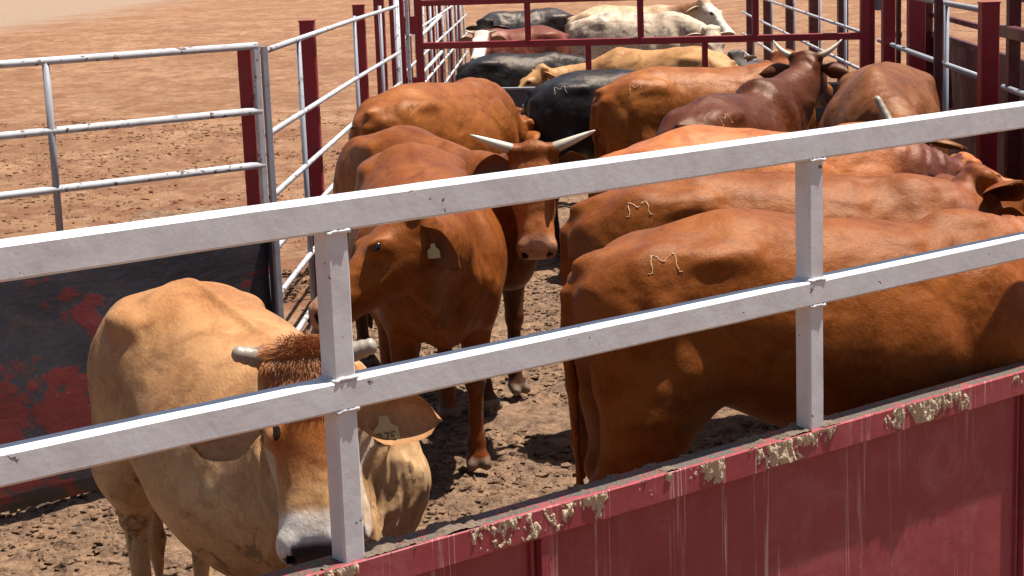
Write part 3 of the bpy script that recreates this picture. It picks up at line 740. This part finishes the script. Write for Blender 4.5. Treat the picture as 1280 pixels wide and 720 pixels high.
# caked dung on the flange
def crust(seed, s0, s1, amt, on_top=False, mat=None):
    """flat cracked dung stuck to the flange: a thin relief with ragged outlines"""
    st_ = .0035; ns = int((s1-s0)/st_); nz_ = 27 if on_top else 21
    S_, Z_ = np.meshgrid(s0 + np.arange(ns)*st_, np.arange(nz_)*st_, indexing='ij')
    u = (S_-s0)/(s1-s0); env = np.sin(np.pi*u)**.5
    hgt = .62*fbm(S_, Z_*.55, 22, 4, seed) + .30*fbm(S_, Z_*.6, 100, 4, seed+5) + .30*fbm(S_, Z_*0, 9, 3, seed+9)
    thr = (1-amt)*.26 + .25*(1-env); thr = thr + (0 if on_top else .10*(Z_/.07)**2 - .05)
    hgt = np.clip(hgt - thr + .10, 0, .3)**.7*.026
    def b(bm):
        G = {}
        for i in range(ns):
            for k in range(nz_):
                if hgt[i, k] > 0 or (i > 0 and hgt[i-1, k] > 0) or (k > 0 and hgt[i, k-1] > 0) or (i < ns-1 and hgt[i+1, k] > 0) or (k < nz_-1 and hgt[i, k+1] > 0):
                    h_ = hgt[i, k] - .0008
                    G[i, k] = bm.verts.new(fp(S_[i, k], ZF + .0005 + h_, -.046 + Z_[i, k]) if on_top else fp(S_[i, k], ZF + .001 - Z_[i, k], .0475 + h_))
        for (i, k) in list(G):
            q = [(i, k), (i+1, k), (i+1, k+1), (i, k+1)]
            if all(x in G for x in q): bm.faces.new([G[x] for x in q])
        bmesh.ops.recalc_face_normals(bm, faces=bm.faces)
    return tag(fpart('caked_dung', b, mat or M_crust), kind='stuff')
crust(1, 2.05, 2.50, 1.0); crust(2, 2.05, 2.62, .95, True, M_crust2); crust(3, 2.62, 3.12, .80); crust(4, 1.12, 1.48, .85); crust(5, .70, 1.30, .9, True, M_crust2)
crust(6, .62, .92, .80); crust(7, .9, 2.1, .28); crust(8, 1.86, 2.06, .6); crust(9, 2.9, 4.4, .25); crust(11, -.6, .7, .5); crust(12, 1.25, 2.1, .45, True, M_crust2)

# ------------------------------------------------------------------ cross gate on the left (white pipes over a black sheet)
def gen(parent_loc):
    loc = Vector(parent_loc)
    def part(name, build, mat, root, smooth=False):
        bm = bmesh.new(); build(bm); bmesh.ops.translate(bm, verts=bm.verts, vec=-loc); return mesh_obj(name, bm, mat, root, smooth)
    return part
GC = Vector((-1.118, 8.0, 0)); 
def gp(s_, z, off=0): return GC - FD*s_ + FN*off + Vector((0, 0, z))
pg = empty('sheeted_gate', gp(0, 0)); tag(pg, 'pen gate with three worn white pipes over a blackened sheet with red paint remains', 'gate')
part = gen(gp(0, 0))
for z in (1.89, 1.60, 1.355): part('pipe', lambda bm: add_tube(bm, [gp(-.02, z), gp(1.6, z), gp(3.4, z)], .0165, 12), M_white2, pg, True)
part('upright', lambda bm: add_tube(bm, [gp(.985, 1.895, -.0), gp(.985, 1.1)], .0155, 12), M_grey, pg, True)
part('upright', lambda bm: add_box(bm, gp(-.01, 1.90), gp(-.01, .05), .030, .030, .003, up=FD), M_white2, pg)
part('upright', lambda bm: add_box(bm, gp(-.055, 1.885), gp(-.055, .05), .022, .030, .003, up=FD), M_grey, pg)
def warped(bm):
    n, m_ = 60, 16; g = [[bm.verts.new(gp(3.4*i/n, .03 + 1.09*j/m_, .012*mnoise.noise(Vector((i*.12, j*.3, 3))) + .02)) for j in range(m_+1)] for i in range(n+1)]
    g2 = [[bm.verts.new(v.co - FN*.006) for v in r_] for r_ in g]
    for i in range(n):
        for j in range(m_):
            bm.faces.new((g[i][j], g[i+1][j], g[i+1][j+1], g[i][j+1])); bm.faces.new((g2[i][j], g2[i][j+1], g2[i+1][j+1], g2[i+1][j]))
    for i in range(n):
        for j in (0, m_): bm.faces.new((g[i][j], g2[i][j], g2[i+1][j], g[i+1][j]))
    for j in range(m_):
        for i in (0, n): bm.faces.new((g[i][j], g[i][j+1], g2[i][j+1], g2[i][j]))
    bmesh.ops.recalc_face_normals(bm, faces=bm.faces)
part('sheet', warped, M_dsheet, pg, True)
part('edge_angle', lambda bm: add_box(bm, gp(-.004, 1.13, .034), gp(-.004, .03, .034), .035, .006, .001, up=FD), M_dsheet, pg)
rp = empty('gate_post', (-1.165, 8.06, 0)); tag(rp, 'dark red square post behind the end of the left white pipe gate', 'post')
part = gen((-1.165, 8.06, 0)); part('shaft', lambda bm: add_box(bm, (-1.165, 8.06, -.05), (-1.165, 8.06, 1.88), .075, .06, .004, up=(1, 0, 0)), M_red, rp)
part('cap', lambda bm: add_box(bm, (-1.165, 8.06, 1.88), (-1.165, 8.06, 1.886), .079, .064, .001, up=(1, 0, 0)), M_red, rp)

# ------------------------------------------------------------------ fences down both sides
def line(A, B):
    A, B = Vector((*A, 0)), Vector((*B, 0)); d = (B-A).normalized(); n = Vector((-d.y, d.x, 0))
    def at(Y, z, off=0):
        t = (Y - A.y)/(B.y - A.y); return A + (B-A)*t + n*off + Vector((0, 0, z))
    return at
LF = line((-1.085, 8.06), (-.905, 15.55))
lf = empty('pipe_fence', LF(8.06, 0)); tag(lf, 'left side fence of thin white pipes with red posts behind them', 'fence', 'pipe fence panels along the pen sides'); part = gen(LF(8.06, 0))
for z0, z1 in ((1.86, 1.80), (1.485, 1.40), (1.20, 1.14), (.955, .88), (.735, .66), (.45, .42)):
    part('pipe', lambda bm: add_tube(bm, [LF(8.05, z0), LF(11.8, (z0+z1)/2+.006), LF(15.55, z1)], .0145, 10), M_white2, lf, True)
for Y in (9.24, 12.0, 13.9): part('upright', lambda bm: add_tube(bm, [LF(Y, 1.86, .0), LF(Y, .05)], .014, 10), M_grey, lf, True)
for Y in (15.35, 15.55): part('upright', lambda bm: add_tube(bm, [LF(Y, 1.86), LF(Y, .05)], .017, 10), M_white2, lf, True)
for Y, zt in ((10.15, 1.905), (13.0, 1.895), (14.6, 1.89)):
    part('post', lambda bm: (add_box(bm, LF(Y, -.05, .07), LF(Y, zt, .07), .085, .085, .006, up=(1, 0, 0)), add_box(bm, LF(Y, zt, .07), LF(Y, zt+.008, .07), .091, .091, .002, up=(1, 0, 0))), M_red, lf)
# far part of the left side
FL = line((-.93, 16.6), (-.60, 30))
fl = empty('pipe_fence', FL(16.6, 0)); tag(fl, 'distant left fence of close white uprights and red posts beyond the red cross gate', 'fence', 'pipe fence panels along the pen sides'); part = gen(FL(16.6, 0))
for z in (1.80, 1.45, 1.15, .85, .55): part('pipe', lambda bm: add_tube(bm, [FL(16.7, z), FL(30, z)], .015, 8), M_white2, fl, True)
for k in range(11):
    Y = 17.1 + k*1.2; part('upright', lambda bm: add_tube(bm, [FL(Y, 1.81), FL(Y, .05)], .015, 8), M_white2, fl, True)
for Y in (18.0, 19.9, 21.8, 23.8, 26.0, 28.4): part('post', lambda bm: add_box(bm, FL(Y, -.05, .07), FL(Y, 1.9, .07), .09, .09, .006, up=(1, 0, 0)), M_red, fl)
FR = line((3.26, 16.3), (4.02, 30))
fr = empty('pipe_fence', FR(16.3, 0)); tag(fr, 'distant right fence of grey pipes and dark red posts beyond the red cross gate', 'fence', 'pipe fence panels along the pen sides'); part = gen(FR(16.3, 0))
for z in (1.80, 1.39, 1.05, .7, .4): part('pipe', lambda bm: add_tube(bm, [FR(16.4, z), FR(30, z-.02)], .017, 8), M_white2, fr, True)
for Y in (17.3, 19.3, 21.9, 24.8, 27.8): part('upright', lambda bm: add_tube(bm, [FR(Y, 1.81), FR(Y, .05)], .015, 8), M_grey, fr, True)
for Y in (18.1, 20.6, 23.2, 26.4, 29.5): part('post', lambda bm: add_box(bm, FR(Y, -.05, -.08), FR(Y, 2.1, -.08), .10, .10, .006, up=(1, 0, 0)), M_darkred, fr)
RF = line((3.19, 15.0), (2.955, 10.95))
rf = empty('pipe_fence', RF(15.0, 0)); tag(rf, 'right side fence panel of grey pipes standing in front of dark red sheets', 'fence', 'pipe fence panels along the pen sides'); part = gen(RF(15.0, 0))
for z in (1.79, 1.375, 1.02, .65, .35): part('pipe', lambda bm: add_tube(bm, [RF(15.2, z), RF(11.0, z)], .019, 10), M_grey, rf, True)
for Y in (14.75, 12.2, 11.05): part('upright', lambda bm: add_tube(bm, [RF(Y, 1.80), RF(Y, .05)], .019, 10), M_grey, rf, True)
part('clamp', lambda bm: add_tube(bm, [RF(14.80, 1.375), RF(14.70, 1.375)], .034, 10), M_grey, rf, True)
RN = line((2.95, 10.55), (2.78, 7.3))
rn = empty('pipe_fence', RN(10.55, 0)); tag(rn, 'nearest right fence panel behind the big brown ears, red rail over a dark sheet', 'fence', 'pipe fence panels along the pen sides'); part = gen(RN(10.55, 0))
part('rail', lambda bm: add_box(bm, RN(10.5, 1.69), RN(7.3, 1.69), .06, .07, .004), M_darkred, rn)
part('pipe', lambda bm: add_tube(bm, [RN(10.5, 1.36), RN(7.3, 1.36)], .018, 10), M_grey, rn, True)
part('brace', lambda bm: add_box(bm, RN(10.1, 2.0, .10), RN(9.3, .9, .10), .05, .05, .003), M_darkred, rn)
part('sheet', lambda bm: add_box(bm, RN(10.5, .62, .07), RN(7.3, .62, .07), .008, 1.08), M_darkred, rn)
for Y in (10.4, 8.9): part('post', lambda bm: add_box(bm, RN(Y, -.05, .03), RN(Y, 1.95, .03), .07, .07, .004, up=(1, 0, 0)), M_darkred, rn)

def post(x, y, zt, w_, d_, label, mat=None, name='red_post', lean=0, cat='post', group='red steel posts along the right side'):
    r = empty(name, (x, y, 0)); tag(r, label, cat, group); part = gen((x, y, 0))
    part('shaft', lambda bm: add_box(bm, (x, y, -.05), (x+lean, y, zt), w_, d_, .006, up=(0, 1, 0)), mat or M_red, r)
    part('cap', lambda bm: add_box(bm, (x+lean, y, zt), (x+lean, y, zt+.008), w_+.008, d_+.008, .002, up=(0, 1, 0)), mat or M_red, r)
    return r
post(3.17, 15.55, 2.6, .115, .11, 'tall red post right of the cross gate, next to the grey box')
post(3.148, 14.6, 2.6, .10, .10, 'tall red post just behind the grey pipe clamp')
post(3.165, 14.3, 2.6, .035, .05, 'thin dark red post between two thicker red posts on the right', M_darkred)
post(3.225, 13.95, 2.6, .13, .10, 'broad flat red post left of the dark red sheet on the right')
post(2.985, 12.25, 2.6, .055, .05, 'slim dark red post in the middle of the right grey pipe panel', M_darkred)
post(2.95, 10.85, 1.84, .11, .10, 'thick red square post ending the right grey pipe panel')
# outer chute wall behind the right panel
CW = line((3.72, 15.6), (3.30, 10.2))
cw = empty('chute_wall', CW(15.5, 0)); tag(cw, 'dark red sheeted chute wall with two thin top rails behind the right pipe panel', 'wall'); part = gen(CW(15.5, 0))
part('sheet', lambda bm: add_box(bm, CW(15.5, .74), CW(9.6, .74), .008, 1.30), M_darkred, cw)
part('rail', lambda bm: add_box(bm, CW(15.5, 1.40), CW(9.6, 1.40), .05, .05, .003), M_darkred, cw)
for z in (1.565, 1.82): part('rail', lambda bm: add_box(bm, CW(15.5, z), CW(9.6, z), .04, .04, .003), M_darkred, cw)
for Y in (15.4, 10.2): part('post', lambda bm: add_box(bm, CW(Y, -.05, -.04), CW(Y, 2.4, -.04), .07, .07, .004, up=(1, 0, 0)), M_darkred, cw)
part('brace', lambda bm: add_box(bm, CW(14.5, 2.1, -.10), CW(14.0, .9, -.10), .07, .05, .003), M_darkred, cw)
# grey box with a cable
gb = empty('latch_box', (3.27, 15.2, 1.5)); tag(gb, 'grey metal box with a short black cable hung on the tall red post', 'box'); part = gen((3.27, 15.2, 1.5))
part('case', lambda bm: add_box(bm, (3.28, 15.40, 1.62), (3.28, 15.40, 2.05), .135, .10, .008, up=(0, 1, 0)), M_greybox, gb)
part('cable', lambda bm: add_tube(bm, [(3.33, 15.36, 1.62), (3.34, 15.34, 1.56), (3.32, 15.33, 1.49), (3.29, 15.33, 1.46)], .014, 8), M_ink, gb, True)
part('socket', lambda bm: (add_box(bm, (3.31, 15.34, 1.36), (3.31, 15.34, 1.48), .07, .06, .008, up=(0, 1, 0)), add_tube(bm, [(3.36, 15.34, 1.41), (3.42, 15.34, 1.40)], .03, 10)), M_greybox, gb)

# ------------------------------------------------------------------ red cross gate
CGa, CGb = Vector((-.80, 16.30, 0)), Vector((3.12, 15.33, 0)); CD = (CGb-CGa).normalized(); CN = Vector((CD.y, -CD.x, 0)); CL = (CGb-CGa).length
def cg(t, z, off=0): return CGa + CD*(CL*t) + CN*off + Vector((0, 0, z))
cgt = empty('cross_gate', cg(0, 0)); tag(cgt, 'wide red square tube gate across the pen behind the nearer cattle', 'gate'); part = gen(cg(0, 0))
for z, wd in ((1.795, .055), (1.41, .060), (.66, .05)): part('rail', lambda bm: add_box(bm, cg(.02, z), cg(.995, z), wd, wd, .004), M_red, cgt)
for t in (.01, .995): part('stile', lambda bm: add_box(bm, cg(t, .25), cg(t, 1.83), .07, .07, .005, up=(0, 1, 0)), M_red, cgt)
for t in (.262, .515, .765): part('upright', lambda bm: add_box(bm, cg(t, 1.43), cg(t, 1.775), .055, .05, .004, up=(0, 1, 0)), M_red, cgt)
for t in (.397, .655): part('upright', lambda bm: add_box(bm, cg(t, 1.02), cg(t, 1.385), .05, .045, .004, up=(0, 1, 0)), M_red, cgt)
part('sheet', lambda bm: add_box(bm, cg(.03, .62, .0), cg(.98, .62, .0), .008, .76), M_dsheet, cgt)
part('top_angle', lambda bm: add_box(bm, cg(.03, 1.01, -.01), cg(.98, 1.01, -.01), .05, .018, .002), M_grey, cgt)
# latch plate and pins on the post side
for z in (1.60, 1.05): part('hinge', lambda bm: add_box(bm, cg(-.045, z, .03), cg(.012, z, .03), .03, .16, .004), M_red, cgt)
post(-.955, 16.30, 2.3, .13, .13, 'wide red post at the left end of the cross gate, closest to the fence end', group=None)
post(-.845, 15.95, 2.3, .035, .035, 'thin white rod beside the left red gate post', M_white2, 'white_rod', group=None, cat='rod')
part = gen((0, 0, 0))
e = empty('bolt_rail', (-.7, 16.2, 0)); tag(e, 'broken white pipe ends clipped behind the left part of the cross gate', 'pipe'); part = gen((-.7, 16.2, 0))
part('pipe', lambda bm: add_tube(bm, [(-.77, 16.5, 1.47), (-.62, 18.2, 1.60)], .018, 8), M_white2, e, True)
part('pipe', lambda bm: add_tube(bm, [(-.76, 16.5, 1.14), (-.62, 18.0, 1.25)], .018, 8), M_white2, e, True)

# ------------------------------------------------------------------ cattle
RED = (.188, .053, .0095); RED2 = (.16, .040, .009); ORG = (.225, .068, .013); BRN = (.17, .060, .018); DRK = (.085, .021, .0065); LT = (.40, .21, .085); BLK = (.014, .013, .015); CRM = (.47, .38, .28)
GN, GF = 'cattle in the near pen', 'cattle in the pen beyond the red cross gate'
dn = (0, -.2, -1)
calf, Hc, RHc, sc_ = make_cow('tan steer with stub horns, rust forehead and white muzzle against the front fence', GN,
    (-1.25, 5.86), (-.575, 4.99), .96, (-.535, 4.42, 1.265), (.05, -.50, -.92), MC_tan, tan_coat, h=.0095, horns=(.085, .028, .12, -.22, .1), tagged=(1, '275'), hs=1.27, ul=.78, wdrop=.14, ridge=2.4, nk=1.3, hbw=.084, chestfold=.0045, bdrop=.13, eyein=.010,
    ears=dict(len=.25, wid=.19, droop=(.5, .0), back=.0, u=.135, open=(.35, .9), cup=.75, inner=(.42, .24, .13)), dewlap=1.0, folds=.0042, seed=1, fat=1.27, hump=.03, stance=[0, .05, 0, -.08], necksag=.02)
# short rough hair on its poll
def tuft():
    r = random.Random(4); V = []; Fc = []
    bvh = BVHTree.FromPolygons([v.co[:] for v in calf.data.vertices], [tuple(p.vertices) for p in calf.data.polygons])
    Fh, W, Vv = [Vector(x) for x in RHc]
    for i in range(9000):
        u = r.uniform(-.05, .15); w_ = r.gauss(0, .042)
        if abs(w_) > .085 or r.random() > (1.0 if u < .06 else .55): continue
        o = Vector(Hc(u, w_, .2))*sc_; hit = bvh.ray_cast(o, -Vv)
        if hit[0] is None: continue
        N = hit[1]; d = (Fh*(.55 if u > .0 else -.1) + W*(w_*7 + r.uniform(-.35, .35)) + N*r.uniform(.12, .5)).normalized(); L = r.uniform(.018, .036)*(1 if u < .08 else .6); s_ = d.cross(N).normalized()*.0011
        p = hit[0] - N*.001; b = len(V); d2 = (d + Fh*.5 - N*.3).normalized()
        V += [p - s_, p + s_, p + d*L*.55 + s_*.7, p + d*L*.55 - s_*.7, p + d*L*.55 + d2*L*.45]; Fc += [(b, b+1, b+2, b+3), (b+3, b+2, b+4)]
    me = bpy.data.meshes.new('poll_hair'); me.from_pydata(V, [], Fc); me.materials.append(m_plain('rust_hair', (.38, .14, .042), .6, .35, 90, 0)); o = link(bpy.data.objects.new('poll_hair', me), calf)
tuft()
make_cow('red cow left of centre, head turned left, yellow tag in its drooping ear', GN,
    (-.50, 8.62), (-.33, 7.60), 1.05, (-.40, 6.98, 1.245), (-.82, -.42, -.62), MC_red, plain(RED, leg=RED2, muz=(.42, .20, .11)), h=.0125, hroll=-.15,
    hs=1.08, ears=dict(len=.20, wid=.13, droop=(1.1, 1.15), back=.15, open=(.5, .0), openw=.9, cup=.6, inner=(.16, .06, .03)), tagged=(1, None), tagk=.68, wdrop=.10, dewlap=.8, seed=2, fat=1.15, hump=0, stance=[.05, -.06, 0, 0])
make_cow('orange cow with wide white pointed horns looking straight at the camera', GN,
    (-.80, 9.85), (-.13, 8.88), 1.03, (.12, 8.12, 1.345), (.0, -.45, -1), MC_red, plain(RED, leg=(.06, .025, .015), belly=(.12, .04, .02), face=(.30, .095, .03), muz=(.40, .20, .12)), h=.0125,
    horns=(.21, .029, .10, -.36, .15), hs=1.15, ul=.76, ears=dict(len=.19, wid=.15, droop=.1, back=.05, u=.05, open=(.3, .9), cup=.55, inner=(.10, .05, .035)), seed=3, hump=0, wdrop=.08, dewlap=.7, stance=[.12, -.05, 0, 0])
make_cow('orange cow at the left fence with its head lowered behind the black rump', GN,
    (-.86, 11.35), (-.22, 12.28), 1.06, (.12, 12.85, 1.0), (.5, .3, -.8), MC_red, plain(ORG), h=.018, seed=4, brand=-1, fat=1.08)
make_cow('small reddish calf with upright white horns peeping out left of the black rump', GN,
    (1.0, 14.35), (.25, 14.3), .70, (.10, 14.05, .98), (-.35, -.5, -.7), MC_red, plain(RED2, face=(.50, .36, .26)), h=.022, horns=(.10, .02, .9, .0, .6), seed=5)
make_cow('black cow seen from its rump with a grey letter brand, between two orange cows', GN,
    (.20, 12.95), (1.25, 13.1), 1.03, (1.75, 13.35, 1.1), (.6, .4, -.7), MC_black, plain(BLK), h=.017, seed=6, brand=-1, fat=1.05)
make_cow('orange branded cow directly right of the black rump, its head turned away', GN,
    (.66, 12.2), (1.78, 12.45), 1.07, (2.06, 13.0, 1.40), (.55, .62, -.35), MC_red, plain(ORG), h=.016, seed=7, brand=-1, ears=dict(droop=.15, inner=(.10, .04, .025)))
make_cow('dark red horned cow standing diagonally with a raised head and a letter brand', GN,
    (1.02, 10.35), (1.64, 11.3), 1.02, (1.99, 11.75, 1.47), (.35, .9, -.42), MC_dark, plain(DRK), h=.015, seed=8, brand=-1, horns=(.17, .026, .25, -.1, .5), dewlap=.7, nk=1.32, folds=.0015, ears=dict(droop=.1))
make_cow('light brown cow with its head down and one white horn showing above the rail', GN,
    (2.50, 11.5), (2.18, 10.45), 1.12, (2.22, 9.85, 1.20), (-.35, -.35, -.9), MC_red, plain(BRN), h=.016, seed=9, horns=[(.11, .024, .1, -1.2, .2), None], hump=.02, fat=1.2, hroll=.2, folds=.0015)
make_cow('red cow with dark neck folds, farthest in the row of three on the right', GN,
    (.45, 8.12), (1.66, 8.22), 1.08, (2.18, 8.4, 1.17), (.85, .2, -.5), MC_dark, plain((.36, .115, .035), dark=(.11, .03, .02)), h=.0135, seed=10, wdrop=.04, dewlap=.8, folds=.0055, hump=.03, ears=dict(droop=-.35, open=(.1, -.3), openw=1, inner=(.12, .04, .03)))
make_cow('red cow in the middle of the row of three, showing a big dark ear', GN,
    (.28, 6.82), (1.58, 6.82), 1.07, (1.84, 6.92, 1.31), (.85, .2, -.45), MC_red, plain(RED, dark=(.20, .055, .025)), h=.0125, seed=11, brand=-1, hump=.0, wdrop=.05, dewlap=.8, folds=.005,
    ears=dict(len=.22, wid=.18, droop=(-.55, -.3), back=.1, cup=.6, open=(.1, -.3), openw=1, inner=(.03, .012, .008)))
make_cow('big red cow nearest the red front sheet, with a letter brand on its hip', GN,
    (.24, 5.78), (1.58, 6.03), 1.045, (2.03, 6.48, 1.24), (.45, .85, -.45), MC_red, plain(RED, leg=RED2, dark=(.30, .09, .03)), h=.0115, seed=12, brand=-1, hump=.02, fat=1.06, wdrop=.06, dewlap=.8, tagged=(1, None), ears=dict(open=(-.9, .1), droop=-.1), folds=.0045, stance=[0, 0, -.16, -.06])
# beyond the gate
make_cow('light tan cow with its head to the left just behind the red cross gate', GF,
    (2.10, 16.35), (1.12, 16.95), .97, (.36, 16.95, 1.10), (-.75, -.25, -.55), MC_tan, plain(LT), h=.02, seed=13, ears=dict(droop=-.15, inner=(.40, .22, .14)), necksag=.1, folds=.004)
make_cow('black cow behind the light tan one, rump to the left, past the cross gate', GF,
    (-.42, 17.55), (.52, 17.75), .93, (1.1, 17.9, 1.05), (.7, .1, -.6), MC_black, plain(BLK), h=.026, seed=14)
make_cow('dark reddish cow with a broad white face turned to the camera', GF,
    (.74, 21.3), (-.10, 21.2), 1.0, (-.24, 20.6, 1.27), (-.1, -.85, -.35), MC_dark, whiteface((.16, .045, .03)), h=.026, seed=15, horns=(.12, .022, .1, 0, .3), ears=dict(droop=.05, inner=(.3, .18, .12)))
make_cow('farthest black cow at the top left of the pen', GF,
    (.98, 23.9), (-.02, 23.7), 1.08, (-.22, 23.1, 1.30), (-.2, -.5, -.85), MC_black, plain((.03, .027, .03)), h=.03, seed=16)
make_cow('off white cow mottled with grey, side on beneath the top rail of the cross gate', GF,
    (.86, 21.9), (2.0, 21.75), 1.08, (2.48, 21.3, 1.19), (.15, -.6, -.75), MC_brindle, plain(CRM, muz=(.3, .25, .22)), h=.024, seed=17, brand=-1, ears=dict(droop=.0, inner=(.25, .18, .15)))
make_cow('pale fawn cow with a brown and white face behind the mottled white one', GF,
    (.88, 23.1), (2.05, 23.0), 1.1, (2.56, 22.7, 1.47), (.55, -.45, -.6), MC_tan, plain((.45, .31, .19), face=(.52, .46, .39), dark=(.22, .09, .04)), h=.026, seed=18)
make_cow('smoky grey calf facing the camera right of the tan rump beyond the cross gate', GF,
    (2.75, 18.6), (2.35, 17.75), .78, (2.24, 17.2, 1.17), (.1, -.5, -.8), MC_black, plain((.085, .075, .072)), h=.024, seed=19, ears=dict(droop=.1, inner=(.45, .38, .33)))
